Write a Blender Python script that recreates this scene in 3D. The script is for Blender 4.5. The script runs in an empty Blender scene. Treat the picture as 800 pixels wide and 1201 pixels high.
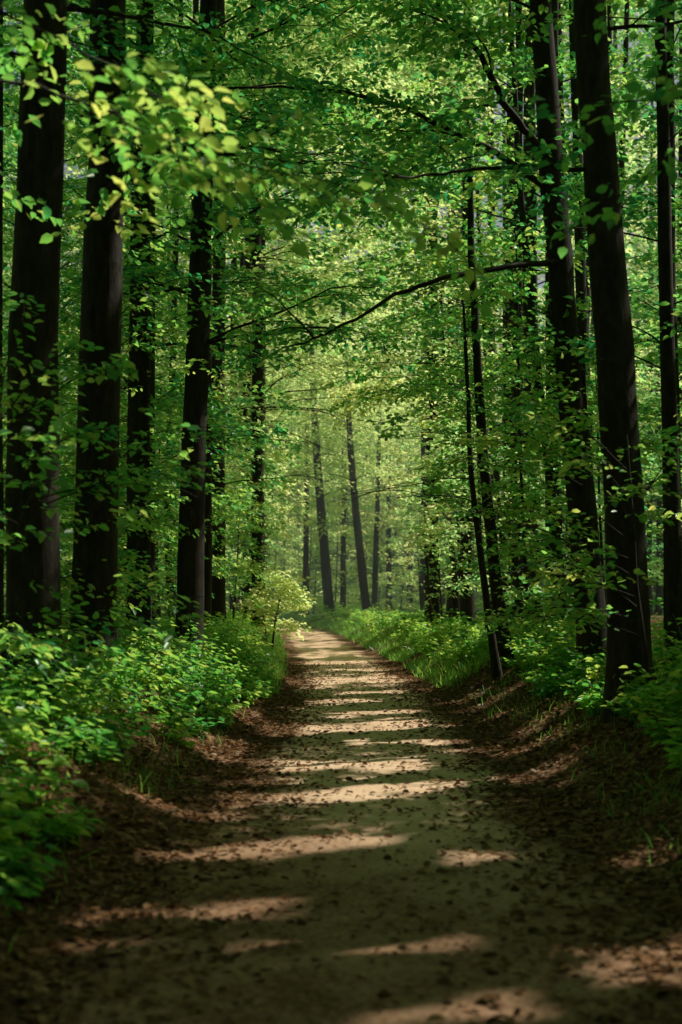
import bpy, math
import numpy as np
from mathutils import Vector
rng = np.random.default_rng(11)
scene = bpy.context.scene
scene.view_settings.view_transform='Standard'
scene.view_settings.look='None'
scene.view_settings.exposure=0

# ------------------------------------------------------------ sun
AZ=math.radians(60); EL=math.radians(52)
S=np.array([math.cos(EL)*math.sin(AZ), math.cos(EL)*math.cos(AZ), math.sin(EL)])

def nrm(a):
    return a/np.maximum(np.linalg.norm(a,axis=-1,keepdims=True),1e-9)
def sm(t):
    t=np.clip(t,0,1); return t*t*(3-2*t)

# ------------------------------------------------------------ terrain
_py=np.array([-60,0,5,13,20,26,34,42,52,62,70,78,88,110,150,300.])
_px=np.array([0.5,0.0,.1,.35,.34,.25,.0,-.4,-.9,-1.4,-1.8,-3.0,-6.5,-17,-40,-120.])
_yy=np.linspace(-60,300,1441)
_xx=np.convolve(np.pad(np.interp(_yy,_py,_px),16,mode='edge'),np.ones(33)/33,'valid')
def xc(y): return np.interp(y,_yy,_xx)
def near_w(y): return 1-sm((y-5.5)/6)
def height(x,y):
    x=np.asarray(x,float); y=np.asarray(y,float)
    s=x-xc(y); a=np.abs(s)
    w=1.15+.12*np.sin(y*.7+np.sign(s))+.08*np.sin(y*1.9)+.25*near_w(y)
    z=(.58+.08*np.sin(y*.3+s*.2))*sm((a-w)/1.5)
    z=z+.035*np.sin(x*1.7+y*.6)*np.sin(y*1.1-x*.4)*sm((a-.9)/1.5)
    z=z+.06*np.sin(x*.5+2)*np.sin(y*.37)*sm((a-2)/3)
    z=z+.9*sm((a-5)/30)
    z=z+20*sm((y-98)/110)+5*sm((a-60)/120)
    z=z+.012*np.sin(x*5.1+y*2.3)*np.sin(y*6.7+x*1.3)
    return z

# ------------------------------------------------------------ mesh helpers
def mesh_from(name, V, F, mat, parent=None, attrs=None, smooth=True):
    me=bpy.data.meshes.new(name)
    nv=len(V); nf,k=F.shape
    me.vertices.add(nv); me.vertices.foreach_set('co',np.ascontiguousarray(V,dtype=np.float32).ravel())
    me.loops.add(nf*k); me.loops.foreach_set('vertex_index',np.ascontiguousarray(F,dtype=np.int32).ravel())
    me.polygons.add(nf); me.polygons.foreach_set('loop_start',np.arange(0,nf*k,k,dtype=np.int32))
    me.update(calc_edges=True)
    if smooth: me.polygons.foreach_set('use_smooth',np.ones(nf,dtype=bool))
    if attrs:
        for n,v in attrs.items():
            at=me.attributes.new(n,'FLOAT','POINT'); at.data.foreach_set('value',v.astype(np.float32))
    me.materials.append(mat)
    ob=bpy.data.objects.new(name,me); scene.collection.objects.link(ob)
    if parent: ob.parent=parent
    return ob
def empty(name,loc=(0,0,0)):
    e=bpy.data.objects.new(name,None); scene.collection.objects.link(e); e.empty_display_size=.3
    return e

LEAF=np.array([[0,0,0],[-.27,.32,.07],[-.24,.68,.05],[0,1,-.1],[.24,.68,.05],[.27,.32,.07]],float)
LF=np.array([[0,3,2,1],[0,5,4,3]])
LEAFQ=np.array([[0,0,0],[-.3,.45,.05],[0,1,-.05],[.3,.45,.05]],float)

STRIPES=[ # yc, half, x0, x1 on the ground
 (5.1,.10,.2,.6),(6.1,.06,.15,.5),(6.75,.14,-1.1,-.35),(8.5,.2,-.95,.15),(9.6,.13,-1.5,-.8),
 (10.9,.30,-.75,.6),(11.5,.12,.65,.9),(12.9,.36,-.7,.65),(14.9,.12,.2,.9),(16.8,.7,-.8,.95),(19.0,.2,-.1,1.0),
 (20.9,.4,-.4,.5),(23.1,.25,.1,.9),(26.6,1.5,-.9,1.4),(31,.6,-.2,1.2),(34.5,.9,-1,1.2),(40,2.2,-1.6,1.6),
 (49,4.0,-2.6,1.6),(59,4.5,-4,3),(72,6,-8,6),
 (13.5,.8,-2.6,-1.1),(16.5,.8,-3.0,-1.2),(19.5,.8,-3.0,-1.3),(28,1.5,2.2,4.5),(38,2.5,1.6,5)]
r2=np.random.default_rng(5)
for k in range(30):
    yy=6+26*r2.random()**1.1; x0=float(xc(yy))+r2.uniform(-2.0,1.7); STRIPES.append((yy,r2.uniform(.04,.14)*(1+yy*.03),x0,x0+r2.uniform(.0,.25)))
SHAFTS=[ # target, radius, clear distance upstream starts at
 ((-.95,7.2,3.9),.6,.9),((-1.9,14,.8),.9,.9),((-1.8,9.5,.9),.45,.6),((-1.9,7.0,.7),.35,.5),((-2.2,11,1.0),.6,.6),((-1.7,12.3,.8),.5,.6),
 ((-1.6,8.4,4.6),.6,.7),((-1.7,7,5),.5,.7),((-2.4,10,4.6),.6,.8),((-1.1,9.3,4.5),.5,.7),
 ((-1.75,8.4,.8),.35,.5),((-2.5,9.2,1),.5,.6),((-2.0,15.5,.9),.8,.7),((-1.5,5.9,.6),.3,.5),((-3,11.5,1.2),.7,.6),((-1.65,40,1.5),1.5,.5),
 ((2.2,42,8),3,2.2),((2.6,36,3.0),2,1.6),((1.3,46,11),3.5,2.5),((3.,30,4.5),1.6,1.3),
 ((3,48,17),7,2.6),((0,44,16),4,2.4),((6,52,20),5,3),((2,38,14),3.5,2.0),((-2.2,44,1.6),2.2,.9),((1.2,24,9.2),1.8,1.3),((.2,19,7.6),.9,.9),
 ((.8,41,7.4),2.4,.7),((2.2,41,4.4),2.2,.7),((-1.5,44,4.6),1.4,.8),
 ((-2.2,20,1.2),1.,.9),((3,17,1.),.5,.8),((-1.5,33,5),1.,1.),((2.6,60,7),6,3),((-3,62,8),6,3),((0,75,10),7,6),
 ((3,52,4),3,2),((1.6,32,9),2.2,1.3),((2.2,33,6),1.8,1.2),((0,90,6),12,9),((8,95,6),10,9),((5.5,44,19),3.5,2.2)]
for k in range(60):
    y=6+44*r2.random()**1.2; sd=-1 if r2.random()<.62 else 1
    SHAFTS.append(((sd*(1.5+.05*y+2.0*r2.random()),y,.6+(.5+.36*y)*r2.random()),(.16+.3*r2.random())*(1+y*.02),.7))
SH=[(np.array(t),rad,off,t[0]-S[0]*t[2]/S[2],t[1]-S[1]*t[2]/S[2]) for t,rad,off in SHAFTS]
def sunmask(P,pad=.0):
    """True = stays.  Canopy gaps shaped to drop sun on the listed patches."""
    z=P[:,2]; keep=np.ones(len(P),bool)
    gx=P[:,0]-S[0]*z/S[2]; gy=P[:,1]-S[1]*z/S[2]
    r=rng.random(len(P)); pm=float(np.max(pad))
    ax,bx,ay,by=gx.min(),gx.max(),gy.min(),gy.max()
    for yc,h,x0,x1 in STRIPES:
        m=1.9*h+pm+.3+.35*(x1-x0)
        if by<yc-m or ay>yc+m or bx<x0-.1-pm or ax>x1+.1+pm: continue
        xm=.5*(x0+x1); pd=np.minimum(pad,.7*h)
        yy=gy-(gx-xm)*.35-yc+.35*h*np.sin(gx*2.3+yc*2)
        hh=h*(.3+.95*np.abs(np.sin(gx*2.4+yc*7.3)))+.02+pd
        keep&=~((np.abs(yy)<hh)&(gx>x0-.1-pd)&(gx<x1+.1+pd)&(z>.9)&(r<.997))
    wv=.85+.3*np.sin(P[:,0]*3+P[:,1]*2)
    for t,rad,off,cx,cy in SH:
        m=(rad*1.15+pm)*1.4
        if bx<cx-m or ax>cx+m or by<cy-m or ay>cy+m: continue
        d=P-t; tt=d@S
        rr=np.sqrt(np.maximum((d*d).sum(1)-tt*tt,0))
        keep&=~((tt>off)&(rr<rad*wv+pad)&(r<.985))
    return keep
def clear_l(y): return xc(y)*.5-.03*y-.25
def clear_r(y): return xc(y)*.3+.055*y+.15
def clearing(P):
    """open air above the path, widening with distance"""
    x,y,z=P[:,0],P[:,1],P[:,2]
    wob=1+.22*np.sin(z*1.7+y*.6)+.15*np.sin(z*4.1+x*2)
    l=xc(y)*.5-.03*y*wob-.25; r=xc(y)*.3+.055*y*wob+.15
    top=1.0+.165*y*(1+.12*np.sin(x*2.2+y*.4)+.06*np.sin(x*6.))
    ins=(x>l)&(x<r)&(z<top)&(y>-5)&(y<76)
    ins2=(np.abs(x-xc(y))<1.35)&(z<3.2)&(y<76)
    near=(y<4.2)&(y>-1.5)&(np.abs(x)<1.6)&(z<4)
    return ~(ins|ins2|near)

class Leaves:
    def __init__(s,noclear=False,Nn=0,sun=.3): s.P=[];s.D=[];s.N=[];s.S=[];s.T=[];s.nc=noclear;s.Nn=Nn;s.sun=sun
    def add(s,P,D,N,Sz,T): s.P.append(P);s.D.append(D);s.N.append(N);s.S.append(Sz);s.T.append(T)
    def build(s,name,mat,parent=None,cull=True,quad=False):
        if not s.P: return None
        P=np.concatenate(s.P);D=np.concatenate(s.D);N=np.concatenate(s.N);Z=np.concatenate(s.S);T=np.concatenate(s.T)
        D=nrm(D)
        if s.sun: N=N+s.sun*S*1.6         # leaves turn towards the light
        if s.Nn: N=N+rng.normal(0,s.Nn,N.shape)
        if cull:
            k=sunmask(P+D*Z[:,None]*.5,Z*.4)
            if not s.nc: k&=clearing(P)
            P,D,N,Z,T=P[k],D[k],N[k],Z[k],T[k]
        if len(P)==0: return None
        N=nrm(N); D=nrm(D-.6*N*(D*N).sum(1,keepdims=True))
        X=nrm(np.cross(D,N)); N=np.cross(X,D)
        tpl=LEAFQ if quad else LEAF
        nt=len(tpl)
        w=(.9+.35*rng.random(len(P)))[:,None,None]
        V=P[:,None,:]+Z[:,None,None]*(tpl[None,:,0:1]*w*X[:,None,:]+tpl[None,:,1:2]*D[:,None,:]+tpl[None,:,2:3]*N[:,None,:]*(rng.random(len(P))*2.2)[:,None,None])
        base=np.arange(len(P))[:,None]*nt
        if quad: F=base+np.array([0,3,2,1])[None]
        else: F=(base[:,:,None]+LF[None]).reshape(-1,4)
        return mesh_from(name,V.reshape(-1,3),F,mat,parent,{'tint':np.repeat(T,nt)})
class Tubes:
    def __init__(s): s.V=[];s.F=[];s.n=0
    def add(s,pts,rad,sides=6,ref=(0,0,1.),bumpy=0.):
        pts=np.asarray(pts,float); n=len(pts); rad=np.asarray(rad,float)
        t=nrm(np.gradient(pts,axis=0)); u=nrm(np.cross(t,np.array(ref))); v=np.cross(t,u)
        a=np.linspace(0,2*np.pi,sides,endpoint=False)
        R=np.repeat(rad[:,None],sides,1)
        if bumpy: 
            ph=rng.random(3)*6
            R=R*(1+bumpy*np.sin(a*3+ph[0])[None]+bumpy*.6*np.sin(a*5+ph[1])[None]+bumpy*.5*np.sin(pts[:,2:3]*2+a[None]*2+ph[2]))
        ring=pts[:,None,:]+R[:,:,None]*(np.cos(a)[None,:,None]*u[:,None,:]+np.sin(a)[None,:,None]*v[:,None,:])
        s.V.append(ring.reshape(-1,3))
        i=np.arange(n-1)[:,None]*sides; j=np.arange(sides)[None]; j2=(j+1)%sides
        F=np.stack([i+j,i+j2,i+sides+j2,i+sides+j],-1).reshape(-1,4)+s.n
        s.F.append(F); s.n+=n*sides
    def build(s,name,mat,parent=None):
        return mesh_from(name,np.concatenate(s.V),np.concatenate(s.F),mat,parent)

# ------------------------------------------------------------ materials
def newmat(name):
    m=bpy.data.materials.new(name); m.use_nodes=True; nt=m.node_tree; nt.nodes.clear(); return m,nt,nt.nodes,nt.links
def ramp(nd,stops):
    r=nd.new('ShaderNodeValToRGB'); e=r.color_ramp.elements
    while len(e)<len(stops): e.new(.5)
    for i,(p,c) in enumerate(stops): e[i].position=p; e[i].color=(*c,1)
    return r
def leafmat(name,refl,trans,tw=.5,gloss=.06):
    m,nt,nd,lk=newmat(name)
    at=nd.new('ShaderNodeAttribute'); at.attribute_name='tint'
    r1=ramp(nd,refl); r2=ramp(nd,trans)
    lk.new(at.outputs['Fac'],r1.inputs[0]); lk.new(at.outputs['Fac'],r2.inputs[0])
    df=nd.new('ShaderNodeBsdfDiffuse'); tr=nd.new('ShaderNodeBsdfTranslucent'); gl=nd.new('ShaderNodeBsdfGlossy')
    gl.inputs['Roughness'].default_value=.38; gl.inputs['Color'].default_value=(.8,.9,.8,1)
    lk.new(r1.outputs[0],df.inputs[0]); lk.new(r2.outputs[0],tr.inputs[0])
    mx=nd.new('ShaderNodeMixShader'); mx.inputs[0].default_value=tw
    lk.new(df.outputs[0],mx.inputs[1]); lk.new(tr.outputs[0],mx.inputs[2])
    m2=nd.new('ShaderNodeMixShader'); m2.inputs[0].default_value=gloss
    lk.new(mx.outputs[0],m2.inputs[1]); lk.new(gl.outputs[0],m2.inputs[2])
    o=nd.new('ShaderNodeOutputMaterial'); lk.new(m2.outputs[0],o.inputs[0]); return m
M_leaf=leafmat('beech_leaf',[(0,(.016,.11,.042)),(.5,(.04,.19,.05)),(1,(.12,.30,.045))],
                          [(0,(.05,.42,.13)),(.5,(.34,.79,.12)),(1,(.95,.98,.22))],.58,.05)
M_sunleaf=leafmat('beech_leaf_painted_sun',[(0,(.05,.26,.09)),(.5,(.18,.41,.11)),(1,(.44,.58,.14))],
                          [(0,(.18,.66,.24)),(.5,(.62,.93,.30)),(1,(.99,.99,.44))],.6,.03)  # paler copy of the beech leaf, sunlight painted into its colours
M_under=leafmat('undergrowth_leaf',[(0,(.018,.12,.038)),(.5,(.05,.22,.04)),(1,(.16,.34,.05))],
                          [(0,(.05,.42,.09)),(.5,(.28,.72,.09)),(1,(.8,.95,.16))],.5,.05)
M_litter=leafmat('dry_leaf',[(0,(.04,.018,.009)),(.4,(.13,.062,.028)),(.8,(.27,.145,.07)),(1,(.38,.23,.12))],
                          [(0,(.05,.02,.01)),(1,(.25,.12,.04))],.18,.015)
def barkmat():
    m,nt,nd,lk=newmat('beech_bark')
    tc=nd.new('ShaderNodeTexCoord'); mp=nd.new('ShaderNodeMapping'); mp.inputs['Scale'].default_value=(5,5,1.6)
    lk.new(tc.outputs['Object'],mp.inputs[0])
    n=nd.new('ShaderNodeTexNoise'); n.inputs['Scale'].default_value=3; n.inputs['Detail'].default_value=8; n.inputs['Roughness'].default_value=.65
    lk.new(mp.outputs[0],n.inputs[0])
    r=ramp(nd,[(.3,(.012,.009,.006)),(.5,(.026,.020,.014)),(.62,(.038,.033,.022)),(.8,(.06,.058,.04))]); lk.new(n.outputs[0],r.inputs[0])
    b=nd.new('ShaderNodeBump'); b.inputs['Strength'].default_value=.6; b.inputs['Distance'].default_value=.02; lk.new(n.outputs[0],b.inputs['Height'])
    p=nd.new('ShaderNodeBsdfPrincipled'); p.inputs['Roughness'].default_value=.85; p.inputs['Specular IOR Level'].default_value=.25
    lk.new(r.outputs[0],p.inputs['Base Color']); lk.new(b.outputs[0],p.inputs['Normal'])
    o=nd.new('ShaderNodeOutputMaterial'); lk.new(p.outputs[0],o.inputs[0]); return m
M_bark=barkmat()
def groundmat():
    m,nt,nd,lk=newmat('forest_soil')
    tc=nd.new('ShaderNodeTexCoord')
    def noise(sc,det=6,ro=.6):
        n=nd.new('ShaderNodeTexNoise'); n.inputs['Scale'].default_value=sc; n.inputs['Detail'].default_value=det; n.inputs['Roughness'].default_value=ro
        lk.new(tc.outputs['Object'],n.inputs[0]); return n
    vo=nd.new('ShaderNodeTexVoronoi'); vo.inputs['Scale'].default_value=19; lk.new(tc.outputs['Object'],vo.inputs[0])
    sx=nd.new('ShaderNodeSeparateColor'); lk.new(vo.outputs['Color'],sx.inputs[0])
    rl=ramp(nd,[(0,(.035,.017,.009)),(.4,(.09,.046,.023)),(.75,(.17,.09,.046)),(1,(.25,.145,.08))]); lk.new(sx.outputs[0],rl.inputs[0])
    n1=noise(1.6,8); n2=noise(28,8,.7); n3=noise(90,3)
    # dry dusty soil, and dark soil that also paints shade near the viewer
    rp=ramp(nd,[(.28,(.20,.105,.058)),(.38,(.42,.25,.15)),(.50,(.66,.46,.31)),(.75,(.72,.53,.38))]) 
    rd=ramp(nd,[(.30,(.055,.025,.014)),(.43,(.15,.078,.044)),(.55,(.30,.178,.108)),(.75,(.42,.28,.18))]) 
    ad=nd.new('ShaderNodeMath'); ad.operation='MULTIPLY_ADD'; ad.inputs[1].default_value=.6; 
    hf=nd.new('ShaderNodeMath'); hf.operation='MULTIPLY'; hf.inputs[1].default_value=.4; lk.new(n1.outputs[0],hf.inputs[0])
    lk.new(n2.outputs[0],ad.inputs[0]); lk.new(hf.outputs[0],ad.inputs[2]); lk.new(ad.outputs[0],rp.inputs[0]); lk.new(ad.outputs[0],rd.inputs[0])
    da=nd.new('ShaderNodeAttribute'); da.attribute_name='dark_soil_shade'
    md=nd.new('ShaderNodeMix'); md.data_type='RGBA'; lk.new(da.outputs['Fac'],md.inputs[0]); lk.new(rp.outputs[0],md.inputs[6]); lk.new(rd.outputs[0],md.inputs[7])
    at=nd.new('ShaderNodeAttribute'); at.attribute_name='path'
    s1=nd.new('ShaderNodeMath'); s1.operation='MULTIPLY_ADD'; s1.inputs[1].default_value=1.3; s1.inputs[2].default_value=-.65
    lk.new(noise(3.0,7,.75).outputs[0],s1.inputs[0])
    s2=nd.new('ShaderNodeMath'); s2.operation='ADD'; lk.new(at.outputs['Fac'],s2.inputs[0]); lk.new(s1.outputs[0],s2.inputs[1])
    mr=nd.new('ShaderNodeMapRange'); mr.inputs[1].default_value=.35; mr.inputs[2].default_value=.8; lk.new(s2.outputs[0],mr.inputs[0])
    mc=nd.new('ShaderNodeMix'); mc.data_type='RGBA'; lk.new(mr.outputs[0],mc.inputs[0]); lk.new(rl.outputs[0],mc.inputs[6]); lk.new(md.outputs[2],mc.inputs[7])
    ag=nd.new('ShaderNodeAttribute'); ag.attribute_name='green'
    g2=nd.new('ShaderNodeMix'); g2.data_type='RGBA'; g2.inputs[7].default_value=(.06,.16,.03,1)
    lk.new(ag.outputs['Fac'],g2.inputs[0]); lk.new(mc.outputs[2],g2.inputs[6])
    b=nd.new('ShaderNodeBump'); b.inputs['Strength'].default_value=.7; b.inputs['Distance'].default_value=.009
    hs=nd.new('ShaderNodeMath'); hs.operation='MULTIPLY_ADD'; hs.inputs[1].default_value=.3; lk.new(n3.outputs[0],hs.inputs[0]); lk.new(n2.outputs[0],hs.inputs[2]); lk.new(hs.outputs[0],b.inputs['Height'])
    p=nd.new('ShaderNodeBsdfPrincipled'); p.inputs['Roughness'].default_value=.95; p.inputs['Specular IOR Level'].default_value=.12
    lk.new(g2.outputs[2],p.inputs['Base Color']); lk.new(b.outputs[0],p.inputs['Normal'])
    o=nd.new('ShaderNodeOutputMaterial'); lk.new(p.outputs[0],o.inputs[0]); return m
M_soil=groundmat()

# ------------------------------------------------------------ ground + path
def grid(xs,ys,off=0,follow=False):
    X,Y=np.meshgrid(xs,ys)
    if follow: X=X+xc(Y)
    Z=height(X,Y)+off
    V=np.stack([X,Y,Z],-1).reshape(-1,3)
    nx,ny=len(xs),len(ys)
    i=np.arange(ny-1)[:,None]*nx; j=np.arange(nx-1)[None]
    F=np.stack([i+j,i+j+1,i+nx+j+1,i+nx+j],-1).reshape(-1,4)
    return V,F
xs=np.concatenate([np.array([-400,-250,-160,-110,-80,-60,-45,-34,-26,-20,-15,-11]),np.arange(-8,8.01,.16),np.array([11,15,20,26,34,45,60,80,110,160,250,400])])
ys=np.concatenate([np.array([-300,-150,-80,-40,-20,-10,-5]),np.arange(0,40,.16),np.arange(40,120,.6),np.arange(120,260,5),np.array([280,320,400,600])])
V,F=grid(xs,ys)
gr=sm((V[:,1]-50)/30)*.85
mesh_from('forest_ground',V,F,M_soil,None,{'path':np.zeros(len(V)),'green':gr,'dark_soil_shade':np.ones(len(V))})
pxs=np.linspace(-1.75,1.75,36); pys=np.concatenate([np.arange(-20,0,.5),np.arange(0,45,.14),np.arange(45,110,.5)])
V,F=grid(pxs,pys,.006,True)
a=np.abs(V[:,0]-xc(V[:,1])); yv=V[:,1]
dark_soil_shade=1-.95*sm((yv-7+.8*np.sin(V[:,0]*2.2))/4.5)  # darker towards the viewer: dark soil and painted shade
mesh_from('dirt_path',V,F,M_soil,None,{'path':1-sm((a-.5-.3*near_w(yv)+.12*np.sin(yv*1.3+V[:,0]))/.85),'green':np.zeros(len(V)),'dark_soil_shade':dark_soil_shade})

# ------------------------------------------------------------ tree building
UP=np.array([0,0,1.])
def polyspline(pts,n):
    pts=np.asarray(pts,float); k=len(pts); t=np.linspace(0,k-1,n); i=np.clip(t.astype(int),0,k-2); f=(t-i)[:,None]
    p0=pts[np.clip(i-1,0,k-1)];p1=pts[i];p2=pts[i+1];p3=pts[np.clip(i+2,0,k-1)]
    return .5*((2*p1)+(-p0+p2)*f+(2*p0-5*p1+4*p2-p3)*f**2+(-p0+3*p1-3*p2+p3)*f**3)
def foliate(lv,tb,pts,leaf,spacing,seclen,tint,f0=.15,twigs=True,dens=1.):
    seg=np.linalg.norm(np.diff(pts,axis=0),axis=1); cum=np.concatenate([[0],np.cumsum(seg)]); L=cum[-1]
    n=max(3,int(L*(1-f0)/spacing)); 
    f=np.linspace(f0,1,n)+rng.normal(0,.01,n); f=np.clip(f,0,1)
    p=np.stack([np.interp(f*L,cum,pts[:,k]) for k in range(3)],-1)
    tg=nrm(np.gradient(pts,axis=0)); t=nrm(np.stack([np.interp(f*L,cum,tg[:,k]) for k in range(3)],-1))
    side=nrm(np.cross(t,UP)+1e-4)*np.where(np.arange(n)%2,1,-1)[:,None]
    d=nrm(t*.65+side*.8+rng.normal(0,.22,(n,3))+UP*rng.normal(.02,.15,(n,1)))
    d[-1]=nrm(t[-1]+rng.normal(0,.1,3))
    ln=seclen*(.55+.75*rng.random(n))*(1-.45*np.clip(f,0,1)**1.5)*np.clip(.4+f*2.5,0,1)
    m=max(4,int(seclen/(leaf*.36)*dens))
    u=(np.arange(m)[None]+rng.random((n,m)))/m
    q=p[:,None]+d[:,None]*(ln[:,None]*u)[...,None]
    q[...,2]-=.22*ln[:,None]*u**2
    s2=nrm(np.cross(d,UP)+1e-4)
    sg=np.where(np.arange(m)%2,1,-1)[None,:,None]
    spread=leaf*1.6*(1-.5*u)[...,None]*rng.random((n,m,1))
    q=q+s2[:,None]*sg*spread+rng.normal(0,leaf*.25,(n,m,3))
    D=d[:,None]*.6+s2[:,None]*sg*.8+rng.normal(0,.35,(n,m,3))-UP*.3
    N=UP+rng.normal(0,.5,(n,m,3))
    lv.add(q.reshape(-1,3),D.reshape(-1,3),N.reshape(-1,3),(leaf*(.65+.55*rng.random((n,m)))).ravel(),
           np.clip(tint+rng.normal(0,.17,(n,m))+rng.normal(0,.12,(n,1)),0,1).ravel())
    if twigs:
        mid=p+d*(ln*.5)[:,None]; ok=sunmask(mid,.1)
        if not lv.nc: ok&=clearing(mid)
        for k in np.nonzero(ok)[0]:
            uu=np.array([0,.5,1.])
            w=p[k]+d[k]*(ln[k]*uu)[:,None]; w[:,2]-=.22*ln[k]*uu**2
            tb.add(w,[.005,.0035,.002],3,ref=(.1,.2,1))
def limb(lv,tb,p0,az,elev,L,r,leaf,spacing,seclen,tint,sub=2,twigs=True,droop=.25,dens=1.):
    n=7; d=np.array([math.cos(elev)*math.sin(az),math.cos(elev)*math.cos(az),math.sin(elev)])
    u=np.linspace(0,1,n)[:,None]
    sd=nrm(np.cross(d,UP))
    pts=p0+d*L*u-UP*droop*L*u**2+sd*rng.normal(0,.12)*L*u**2+rng.normal(0,.022*L,(n,3))*u
    pts=polyspline(pts,12)
    if p0[1]>75 or p0[1]<-2: ok=True
    else:
        c=sunmask(pts[1::2],.06).sum()
        hidden=(p0[2]>2+.44*p0[1]) or abs(p0[0])>.27*p0[1]+1.5
        ok=(c>=6) if hidden else (r>.03 or c>=4)
        if hidden: r=r*.6
        if ok and not lv.nc and p0[1]>30 and clearing(pts[1::2]).sum()<3: ok=False
    if ok: tb.add(pts,np.linspace(r,max(r*.15,.003),12),6,ref=(.1,.2,1))
    foliate(lv,tb,pts,leaf,spacing,seclen,tint,.22,twigs,dens)
    for k in range(sub):
        i=int(2+rng.random()*6); a2=az+rng.choice([-1,1])*(.5+.6*rng.random())
        limb(lv,tb,pts[i],a2,elev*.5+rng.normal(0,.15),L*(.35+.3*rng.random()),r*.45,leaf,spacing,seclen,tint,0,twigs,droop,dens)
def crown_top(lv,c,rad,n,leaf,tint,nc=16):
    """leafy top of the crown, in uneven clumps"""
    cc=rng.normal(0,1,(nc,3)); cc=nrm(cc)*(rng.random((nc,1))**.5)*np.array(rad)+np.array(c)
    k=rng.integers(0,nc,n); P=cc[k]+rng.normal(0,1,(n,3))*np.array(rad)*[.30,.30,.22]
    lv.add(P,rng.normal(0,1,(n,3))-UP*.3,UP+rng.normal(0,.6,(n,3)),leaf*(.7+.5*rng.random(n)),np.clip(tint+rng.normal(0,.17,n),0,1))
def tree(trunk,r,H=None,cb=6,nl=20,LL=3.2,leaf=.14,spacing=.3,seclen=.9,tint=.4,sub=2,twigs=False,name='beech_tree',
         extra=(),cull=True,quad=False,bias=None,dens=1.,topr=.35,leafmat=None,cap=0,capr=3.4,capleaf=.28,capdx=0,mid=None,noclear=False,exsub=5):
    fl=leafmat is M_sunleaf
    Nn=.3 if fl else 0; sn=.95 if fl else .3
    e=empty(name); tb=Tubes(); lv=Leaves(noclear,Nn,sn); lc=Leaves(False,Nn,sn)
    tr=np.asarray(trunk,float)
    if H is None: H=15+3*rng.random()
    if cap and tr[0,1]<36: H=max(H,5.5+.5*tr[0,1])  # near crowns raised out of view, leaf mass added to block light
    if tr[-1,2]<H-.5:
        dd=tr[-1]-tr[-2]; dd=dd/max(dd[2],.1); dz=H-tr[-1,2]
        tr=np.vstack([tr,tr[-1]+dd*dz*.5*np.array([.6,.6,1]),tr[-1]+dd*dz*np.array([.6,.6,1])])
    z0=float(height(tr[0,0],tr[0,1])); tr[0,2]=z0-.15
    n=30; P=polyspline(tr,n); P[:,:2]+=np.cumsum(rng.normal(0,.010,(n,2)),0)*min(1,r*8)
    h=(P[:,2]-z0)/(H-z0)
    R=r*(1-(1-topr)*np.clip(h,0,1)**1.1)*(1+.55*np.exp(-np.maximum(P[:,2]-z0,0)/.22)); R[-1]*=.4
    tb.add(P,R,16 if r>.12 else 8,ref=(1,0,0),bumpy=.035)
    a=rng.random()*6.28
    for k in range(nl):
        f=(k+rng.random()*.6)/nl; z=cb+(H-cb)*f*.97
        i=np.argmin(np.abs(P[:,2]-z)); p0=P[i]; 
        az=a+k*2.4+rng.normal(0,.3)
        if bias is not None and rng.random()<.55: az=bias+rng.normal(0,.5)
        prof=(.75+.5*math.sin(min(1,f*1.3)*math.pi*.75))*(1-.55*f)
        L=LL*prof*(.75+.5*rng.random())
        limb(lv,tb,p0,az,math.radians(14+42*f+rng.normal(0,9)),L,max(.007,R[i]*.14),leaf,spacing,seclen,tint+rng.normal(0,.06),sub,twigs,dens=dens)
    for pts,rr,lf in extra:
        q=polyspline(pts,26); q+=rng.normal(0,.012,q.shape)
        tb.add(q,np.linspace(rr,rr*.2,26),7,ref=(.1,.2,1))
        foliate(lv,tb,q,lf,.16,.75,tint,.18,True)
        for k in range(exsub):
            i=int(5+rng.random()*17); t=q[i+1]-q[i-1]; az=math.atan2(t[0],t[1])+rng.choice([-1,1])*(.4+.6*rng.random())
            limb(lv,tb,q[i],az,rng.normal(.1,.25),.7+1.1*rng.random(),rr*.3,lf,.16,.6,tint,0,True)
    tb.build('trunk_and_limbs',M_bark,e)
    lv.build('foliage',leafmat or M_leaf,e,cull,quad)
    if cap:
        crown_top(lc,P[-1]+np.array([capdx,0,-1.2]),(capr,capr,2.2),cap,capleaf,tint)
        lc.build('crown_top',leafmat or M_leaf,e,cull,True)
    if mid:
        lm=Leaves(False,Nn,sn); zz,rr,nn=mid
        crown_top(lm,np.array([P[12,0],P[12,1],zz]),rr,nn,.2,tint,26); lm.build('crown_sides',leafmat or M_leaf,e,cull,True)
    return e

# ---- hero trees (left)
tree([(-3.25,13,0),(-3.2,13,8)],.12,cb=6,nl=14,leaf=.11,bias=1.2,cap=1500)
tree([(-2.69,12.4,0),(-2.72,12.4,3.5),(-2.67,12.4,7)],.24,cb=5.6,nl=20,leaf=.1,twigs=True,bias=1.4,tint=.22,LL=3.0,cap=1500)
tree([(-2.50,14,0),(-2.44,14,3),(-2.31,14,7.6)],.23,cb=5.4,nl=20,leaf=.1,twigs=True,bias=1.4,tint=.22,LL=3.0,cap=1500)
tree([(-2.92,20,0),(-2.88,20,4),(-2.80,20,9)],.18,cb=4.8,nl=26,leaf=.11,twigs=True,tint=.28,bias=1.5,LL=3.8,cap=1500)
tree([(-3.25,24,0),(-3.2,24,9)],.10,cb=3.5,nl=22,leaf=.12,tint=.32,H=11)
tree([(-2.17,20,0),(-2.12,20,4),(-1.95,20,8.8)],.20,cb=4.8,nl=28,leaf=.11,twigs=True,tint=.28,bias=1.5,LL=3.8,cap=1500,capdx=1.5)
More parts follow.
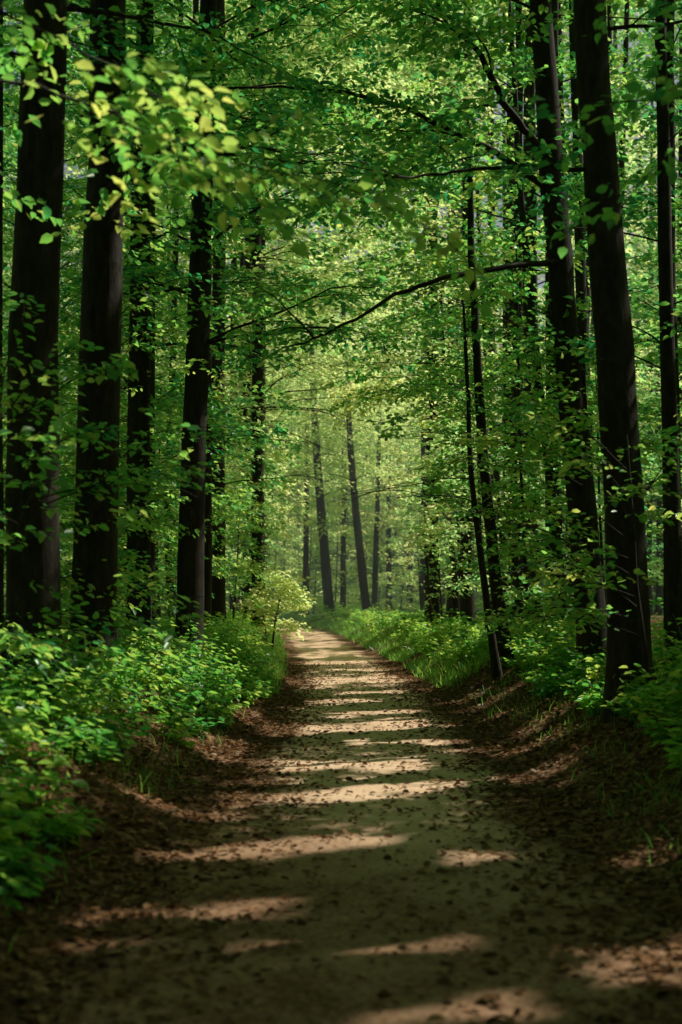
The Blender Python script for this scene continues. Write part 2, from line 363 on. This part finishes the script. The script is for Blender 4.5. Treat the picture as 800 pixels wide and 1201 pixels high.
tree([(-2.68,28,0),(-2.62,28,9)],.11,cb=3.0,nl=26,leaf=.12,tint=.4,H=13,LL=3.8)
# ---- hero trees (right)
tree([(2.68,13,0),(2.55,13,3.5),(2.32,13,7.05)],.20,cb=6,nl=20,leaf=.1,twigs=True,tint=.33,cap=1700,
     extra=[([(2.4,13,5.5),(1.54,12.7,5.42),(.75,12.4,5.25),(.07,12,5.05)],.026,.095)])
B1=[(2.47,17,6.5),(1.8,16.5,6.77),(1.16,16,6.9),(.38,15.5,7.05),(-.45,15,6.97),(-1.36,15,6.97)]
B3=[(2.66,17,5.6),(2.03,16.6,5.45),(1.28,16.2,5.25),(.68,16,5.02),(.19,15.7,4.68),(-.28,15.5,4.4),(-.67,15.3,4.22)]
B4=[(2.5,17,6.9),(2.05,16.5,7.15),(1.55,16,7.75),(1.2,16,8.1),(.75,15.8,8.7)]
tree([(3.08,17,0),(2.80,17,3.6),(2.63,17,5.7),(2.45,17,7.5)],.19,cb=7,nl=22,leaf=.1,twigs=True,tint=.38,LL=3.8,cap=1700,
     extra=[(B1,.045,.1),(B3,.04,.1),(B4,.055,.1)])
tree([(3.9,24,0),(3.35,24,5.9),(3.1,24,8.4)],.095,cb=4,nl=22,leaf=.11,tint=.45,H=12,bias=-1.5)
tree([(2.60,22,0),(2.27,22,2.9),(2.12,22,5.3),(2.0,22,7)],.105,cb=2.6,nl=24,leaf=.11,tint=.5,H=9,twigs=True,bias=-1.2,LL=2.4)
tree([(2.36,21,0),(2.0,21,2.9),(1.9,21,4.6)],.06,cb=2.6,nl=14,leaf=.1,tint=.5,H=6,LL=1.8,twigs=True)
tree([(4.0,32,0),(3.95,32,8)],.15,cb=3,nl=32,leaf=.13,tint=.75,bias=-1.5,H=20,LL=4.2,leafmat=M_sunleaf)
tree([(4.7,34,0),(4.6,34,8)],.13,cb=3,nl=30,leaf=.13,tint=.75,bias=-1.5,H=20,LL=4.4,leafmat=M_sunleaf)
tree([(3.95,26,0),(3.9,26,8)],.17,cb=5,nl=28,leaf=.12,tint=.6,bias=-1.5,H=18,LL=4,cap=1300,capdx=-1)
tree([(3.57,15,0),(3.44,15,6.2)],.10,cb=3.4,nl=20,leaf=.1,tint=.33,H=12,twigs=True)
tree([(4.75,20,0),(4.6,20,7)],.14,cb=3.6,nl=22,leaf=.11,tint=.33,cap=1500)
# ---- trees just outside the frame whose limbs reach in
tree([(-2.75,5.6,0),(-2.65,5.6,7)],.16,cb=4.8,nl=18,leaf=.1,tint=.6,LL=2.6,cap=1500,capdx=1.5,
     extra=[([(-2.65,5.6,3.5),(-1.9,6.5,3.95),(-1.2,7.2,4.0),(-.6,7.8,3.75)],.016,.10),
            ([(-2.65,5.6,4.2),(-2.2,7.0,4.6),(-1.6,8.0,4.7),(-1.0,9.2,4.7)],.016,.10)])
tree([(3.3,8,0),(3.2,8,7)],.16,cb=3.6,nl=20,leaf=.1,tint=.33,LL=2.4,bias=.3,twigs=True,cap=1800,capdx=-1.5)
tree([(-4.2,9.5,0),(-4.1,9.5,7)],.16,cb=4.6,nl=18,leaf=.1,tint=.4,LL=2.4,bias=1.0,cap=1500,capdx=1)
# ---- young sunlit trees leaning into the gap, and the bright shrub at the bend
tree([(3.4,41.5,0),(3.2,41.5,4),(3.0,41.5,8)],.10,H=12,cb=3.4,nl=16,LL=2.4,leaf=.16,tint=1.0,leafmat=M_sunleaf,noclear=True,
     extra=[([(3.1,41.5,6.2),(2.4,41.3,7.0),(1.5,41,7.6),(.7,40.8,7.7),(.1,40.6,7.4)],.035,.17),
            ([(3.1,41.5,7.2),(2.4,41,8.2),(1.7,41,8.7),(1.1,40.5,8.8)],.03,.17)],exsub=12)
tree([(3.5,40.2,0),(3.3,40.2,5)],.06,H=7,cb=1.8,nl=16,LL=2.4,leaf=.15,tint=1.0,leafmat=M_sunleaf,noclear=True,name='beech_sapling',bias=-1.57,
     extra=[([(3.3,40.2,3.6),(2.6,40.2,4.3),(2.0,40.1,4.5),(1.5,40,4.3)],.03,.15)],exsub=8)
tree([(-1.95,39.6,0),(-1.85,39.6,.9),(-1.7,39.6,1.6)],.03,H=2.15,cb=.75,nl=22,LL=1.15,leaf=.13,tint=.95,leafmat=M_sunleaf,noclear=True,name='sunlit_shrub',spacing=.15,seclen=.5)
tree([(-3.0,43,0),(-2.7,43,3)],.05,H=6.5,cb=3.2,nl=16,LL=1.8,leaf=.14,tint=.85,leafmat=M_sunleaf,noclear=True,name='beech_sapling',bias=1.57,spacing=.22,seclen=.6)

# ---- tall sunlit corridor trees, 36-76 m
for k in range(18):
    y=36+k*2.2; sd=1 if k%2 else -1
    x=float(clear_r(y))+.5+rng.uniform(0,2.4) if sd>0 else float(clear_l(y))-.7-rng.uniform(0,2.4)
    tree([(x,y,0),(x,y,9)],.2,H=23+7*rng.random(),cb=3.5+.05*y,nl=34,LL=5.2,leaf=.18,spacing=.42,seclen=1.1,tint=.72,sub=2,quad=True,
         bias=-sd*1.57,leafmat=M_sunleaf,cap=2800,capr=4.6,capleaf=.22,capdx=-sd*2.4)
for x,y,dx in [(-5,66,2.5),(5.6,68,-2.5),(-5.6,74,3),(6.4,75,-3.5),(9,58,0),(12,62,0),(8.5,50,0),(12.5,52,0),(-8.5,56,0),(14.5,64,0)]:
    tree([(x,y,0),(x,y,10)],.22,H=29+2*rng.random(),cb=7,nl=30,LL=5,leaf=.22,spacing=.45,seclen=1.2,tint=.65,quad=True,leafmat=M_sunleaf,cap=4200,capr=5.4,capleaf=.27,capdx=dx)
# ---- canopy trees each side and behind the viewer
for x,y in [(6.2,6.5),(9,5.5),(12,9),(7,10.5),(10,12.5),(5.2,3.8),(8,1.5)]:  # unseen trees added to keep stray sun off the near path
    tree([(x,y,0),(x,y,9)],.14,cb=4.5,nl=18,LL=3.6,leaf=.24,spacing=.42,seclen=1.0,quad=True,cap=3200,capr=3.2)
for (x0,x1,y0,y1,n,side) in [(4.5,18,2,64,38,1),(-20,-4.5,4,72,30,-1)]:
    got=[]
    t=0
    while len(got)<n and t<4000:
        t+=1
        x=rng.uniform(x0,x1); y=rng.uniform(y0,y1)
        if all((x-a)**2+(y-b)**2>3.4**2 for a,b in got): got.append((x,y))
    for x,y in got:
        d=math.hypot(x,y); vis=abs(x)<y*.3+2
        lf=(.13 if d<40 else .18) if vis else .24
        Ht=rng.uniform(22,28) if (y>34 and abs(x)<y*.27+2) else None
        tree([(x,y,0),(x+rng.normal(0,.15),y,4),(x+rng.normal(0,.3),y,9)],rng.uniform(.1,.22) if vis else .1,H=Ht,cb=rng.uniform(2.2,4.5) if vis else 3.5,
             nl=30 if Ht else 22,LL=4.2 if Ht else 3.6,leaf=lf,spacing=.42,seclen=1.0,tint=rng.uniform(.15,.45),sub=2,quad=(not vis) or d>34,
             cap=2200 if Ht else 1700 if y<40 else 0,capr=4 if Ht else 3.0,leafmat=M_sunleaf if Ht and rng.random()<.5 else None)
for k in range(14):  # unseen trees added to block sky light from behind
    x=rng.uniform(-14,14); x+=3*np.sign(x); y=rng.uniform(-20,2)
    tree([(x,y,0),(x,y,9)],.2,cb=3.5,nl=18,LL=4.2,leaf=.26,spacing=.45,seclen=1.1,quad=True,cap=1400,capr=4)
# ---- understory saplings forming the corridor walls
for k in range(44):
    y=11+60*(k/44.)+rng.uniform(-1,1); sd=1 if k%2 else -1
    x=float(xc(y))+sd*rng.uniform(2.4,4.6+y*.03)
    if sd>0: x=max(x,float(clear_r(y))+.3+rng.uniform(0,.6))
    else: x=min(x,float(clear_l(y))-.3-rng.uniform(0,.6))
    H=rng.uniform(3.5,8)+y*.03; lf=.09 if y<20 else (.11 if y<35 else .14)
    if y<16: H=min(H,3.0)
    tree([(x,y,0),(x-sd*.15,y,H*.5)],rng.uniform(.025,.05),H=H,cb=.9+.02*y,nl=18,LL=1.7+.02*y,leaf=lf,spacing=.22,seclen=.6,
         tint=rng.uniform(.4,.65),sub=1,twigs=y<25,name='beech_sapling',bias=-sd*1.57,quad=y>35,leafmat=M_sunleaf if (y>38 or (y>24 and sd>0)) else None)
# ---- far trunks at the end of the path
for x,y,r,ln in [(-2.2,88,.2,0),(-.6,82,.31,-.5),(.1,92,.2,0),(1.5,80,.26,-.6),(2.1,90,.2,.2),(3.3,97,.22,0),(6.2,86,.22,0),(-4.6,84,.2,0),(4.9,100,.2,0),(-7,76,.2,0),(8.5,78,.2,0)]:
    tree([(x,y,0),(x+ln,y,6),(x+ln*1.8,y,12)],r,H=20,cb=6.0,nl=26,LL=3.6,leaf=.22,spacing=.42,seclen=1.2,tint=.75,sub=2,cull=False,quad=True,leafmat=M_sunleaf,
         mid=(11.5+2*rng.random(),(3.2,2.6,5.0),2800))
for k in range(15):
    y=rng.uniform(88,112); x=rng.uniform(-6,11)
    if abs(x-float(xc(y)))<2: continue
    H=rng.uniform(4,9)
    tree([(x,y,0),(x+.2,y,H*.5)],.05,H=H,cb=1.0,nl=20,LL=2.8,leaf=.2,spacing=.32,seclen=.8,tint=.75,sub=1,name='beech_sapling',cull=False,quad=True,leafmat=M_sunleaf)

# ---- distant forest : shared meshes under one parent
far=empty('distant_forest')
protos=[]
for v in range(4):
    e=tree([(0,-40,0),(.2,-40,9)],.22,H=20+2*v,cb=1.5 if v%2 else 3.5,nl=36,LL=5.0,leaf=.30,spacing=.45,seclen=1.4,tint=.5+.1*v,sub=2,cull=False,quad=True,leafmat=M_sunleaf)
    z=float(height(0,-40))
    ms=[]
    for c in list(e.children):
        me=c.data; co=np.empty(len(me.vertices)*3,np.float32); me.vertices.foreach_get('co',co); co=co.reshape(-1,3); co[:,1]+=40; co[:,2]-=z
        me.vertices.foreach_set('co',co.ravel()); me.update(); ms.append((c.name.split('.')[0],me)); bpy.data.objects.remove(c)
    bpy.data.objects.remove(e); protos.append(ms)
def place(x,y,s):
    rot=rng.uniform(-.7,.7)
    for nm,me in protos[rng.integers(4)]:
        o=bpy.data.objects.new('distant_tree_'+nm,me); scene.collection.objects.link(o); o.parent=far
        o.location=(x,y,float(height(x,y))-.1); o.rotation_euler=(0,0,rot); o.scale=(s,s,s)
for k in range(280):
    y=rng.uniform(74,180); x=rng.uniform(-1,1)*(24+y*.33)
    if y<114 and -9<x<20: continue
    if y<135 and abs(x-float(xc(y)))<3: continue
    place(x,y,rng.uniform(.85,1.25))
for x,y in [(20,92),(24,98),(22,106),(28,94),(18,112),(-11,96),(-14,88)]: place(x,y,1.4)
for k in range(110):
    y=rng.uniform(-35,72); x=rng.choice([-1,1])*rng.uniform(24,46)
    if x>0: x+=4
    place(x,y,rng.uniform(.85,1.15))
for k in range(26):
    place(rng.uniform(-25,25),rng.uniform(-45,-24),1.)

# ------------------------------------------------------------ undergrowth
def plants(name,pos,leaf,per,mat,tint):
    lv=Leaves(False,0,.5); tb=Tubes()
    for x,y,hm in pos:
        z=float(height(x,y)); h=hm*rng.uniform(.7,1.25)
        ns=rng.integers(4,8); tt=rng.normal(0,.14)
        for s in range(ns):
            a=rng.random()*6.28; out=h*rng.uniform(.2,.7); hh=h*rng.uniform(.5,1.)
            u=np.linspace(0,1,5)[:,None]
            pts=np.array([x,y,z])+np.array([math.sin(a),math.cos(a),0])*out*u**1.3+UP*hh*(u*1.35-.35*u**2.4)
            tb.add(pts,[.005,.004,.004,.003,.002],3,ref=(.3,.2,.1))
            m=per; f=rng.uniform(.25,1,m); q=np.stack([np.interp(f,u[:,0],pts[:,k]) for k in range(3)],-1)
            aa=rng.random(m)*6.28; D=np.stack([np.sin(aa),np.cos(aa),rng.normal(-.05,.3,m)],-1)
            q=q+nrm(D)*leaf*rng.random((m,1))*1.1
            lv.add(q,D,UP+rng.normal(0,.35,(m,3)),leaf*(.6+.6*rng.random(m)),np.clip(tint+tt+rng.normal(0,.16,m)+rng.normal(0,.08),0,1))
    e=empty(name); tb.build('stems',M_under,e); lv.build('leaves',mat,e,False)
pos=[]
for k in range(540):
    y=3.5+rng.random()**1.2*22; sd=rng.choice([-1,1])
    o=rng.gamma(1.6,.55); off=(1.45+.4*np.exp(-((y-10.5)/3)**2) if sd<0 else 2.1)+o
    pos.append((float(xc(y))+sd*off,y,.22+.5*min(1,o)))
plants('woodland_undergrowth',pos,.095,12,M_under,.62)
pos=[]
for k in range(420):
    y=22+rng.random()*55; sd=rng.choice([-1,1]); off=1.75+rng.gamma(1.5,.9)
    if 33<y<42 and sd<0: off+=.4
    pos.append((float(xc(y))+sd*off,y,.55))
for k in range(200):
    y=74+rng.random()*34; x=rng.uniform(-9,14)
    if abs(x-float(xc(y)))>1.5: pos.append((x,y,.8))
plants('woodland_undergrowth',pos,.13,12,M_under,.7)
def grass(name,n,y0,y1,o0,h,wd):
    y=rng.uniform(y0,y1,n); sd=rng.choice([-1,1],n); off=o0+rng.gamma(1.3,.7,n)
    cl=np.sin(y*2.1+sd)*np.sin(y*.83)>-.4
    x=xc(y)+sd*off; x,y=x[cl],y[cl]; m=len(x)
    P=np.stack([x,y,height(x,y)-.01],-1); N=rng.normal(0,1,(m,3))
    Zs=h*(.5+.8*rng.random(m)); T=np.clip(rng.normal(.6,.2,m),0,1)
    D=nrm(UP+rng.normal(0,.38,(m,3)));X=nrm(np.cross(D,N));Z=Zs[:,None]
    b=nrm(rng.normal(0,1,(m,3))*[1,1,0])*Z*.35
    V=np.stack([P-X*wd,P+X*wd,P+D*Z*.6+X*wd*.6+b*.3,P+D*Z*.6-X*wd*.6+b*.3,P+D*Z+b+X*.001,P+D*Z+b-X*.001],1)
    F=(np.arange(m)[:,None,None]*6+np.array([[0,1,2,3],[3,2,4,5]])[None]).reshape(-1,4)
    mesh_from(name,V.reshape(-1,3),F,M_under,None,{'tint':np.repeat(T,6)})
grass('verge_grass',4000,5,24,1.5,.14,.004)
grass('verge_grass',26000,22,78,1.3,.22,.009)
# leaf litter
n=52000
y=3+rng.random(n)**1.6*32; sd=rng.choice([-1,1],n); off=np.abs(1.6+.2*near_w(y)+rng.normal(0,.65,n))
sc=rng.random(n)<.07; off=np.where(sc,rng.random(n)*1.3,off)
x=xc(y)+sd*off
P=np.stack([x,y,height(x,y)+.008+.02*rng.random(n)],-1); aa=rng.random(n)*6.28
lv=Leaves(False,0,0); lv.add(P,np.stack([np.sin(aa),np.cos(aa),rng.normal(0,.22,n)],-1),UP+rng.normal(0,.3,(n,3)),(.03+.045*rng.random(n))*np.where(sc,.6,1),np.clip(rng.normal(.5,.25,n),0,1))
lv.build('leaf_litter',M_litter,None,False)

# ------------------------------------------------------------ light haze hanging at the end of the path
m,nt,nd,lk=newmat('mist'); vs=nd.new('ShaderNodeVolumeScatter'); vs.inputs['Color'].default_value=(.78,1,.92,1); vs.inputs['Density'].default_value=.0034; vs.inputs['Anisotropy'].default_value=.5
o=nd.new('ShaderNodeOutputMaterial'); lk.new(vs.outputs[0],o.inputs['Volume'])
bx=np.array([[x,y,z] for x in (-40,60) for y in (50,150) for z in (-2,24)],float)
Fb=np.array([[0,1,3,2],[4,6,7,5],[0,4,5,1],[2,3,7,6],[0,2,6,4],[1,5,7,3]])
mesh_from('morning_mist',bx,Fb,m,None,None,False)

# ------------------------------------------------------------ light
w=bpy.data.worlds.new('World'); scene.world=w; w.use_nodes=True
nd=w.node_tree.nodes; lk=w.node_tree.links
sky=nd.new('ShaderNodeTexSky'); sky.sky_type='NISHITA'; sky.sun_disc=False; sky.sun_elevation=EL; sky.sun_rotation=AZ; sky.dust_density=6; sky.ozone_density=.4
bg=nd.get('Background'); bg.inputs[1].default_value=.075; lk.new(sky.outputs[0],bg.inputs[0])
L=bpy.data.lights.new('sun','SUN'); L.energy=5; L.angle=math.radians(.6); L.color=(1,.95,.81)
lo=bpy.data.objects.new('sun',L); scene.collection.objects.link(lo); lo.rotation_euler=Vector(tuple(-S)).to_track_quat('-Z','Y').to_euler(); lo.location=(30,30,40)

# ------------------------------------------------------------ camera
cam=bpy.data.cameras.new('camera'); co=bpy.data.objects.new('camera',cam); scene.collection.objects.link(co); scene.camera=co
co.location=(0,0,1.5); co.rotation_euler=(math.radians(90),0,0)
cam.sensor_fit='VERTICAL'; cam.sensor_height=36; cam.sensor_width=24; cam.lens=49.5; cam.shift_y=105/1201
cam.clip_end=1500
cam.dof.use_dof=True; cam.dof.focus_distance=20; cam.dof.aperture_fstop=1.8
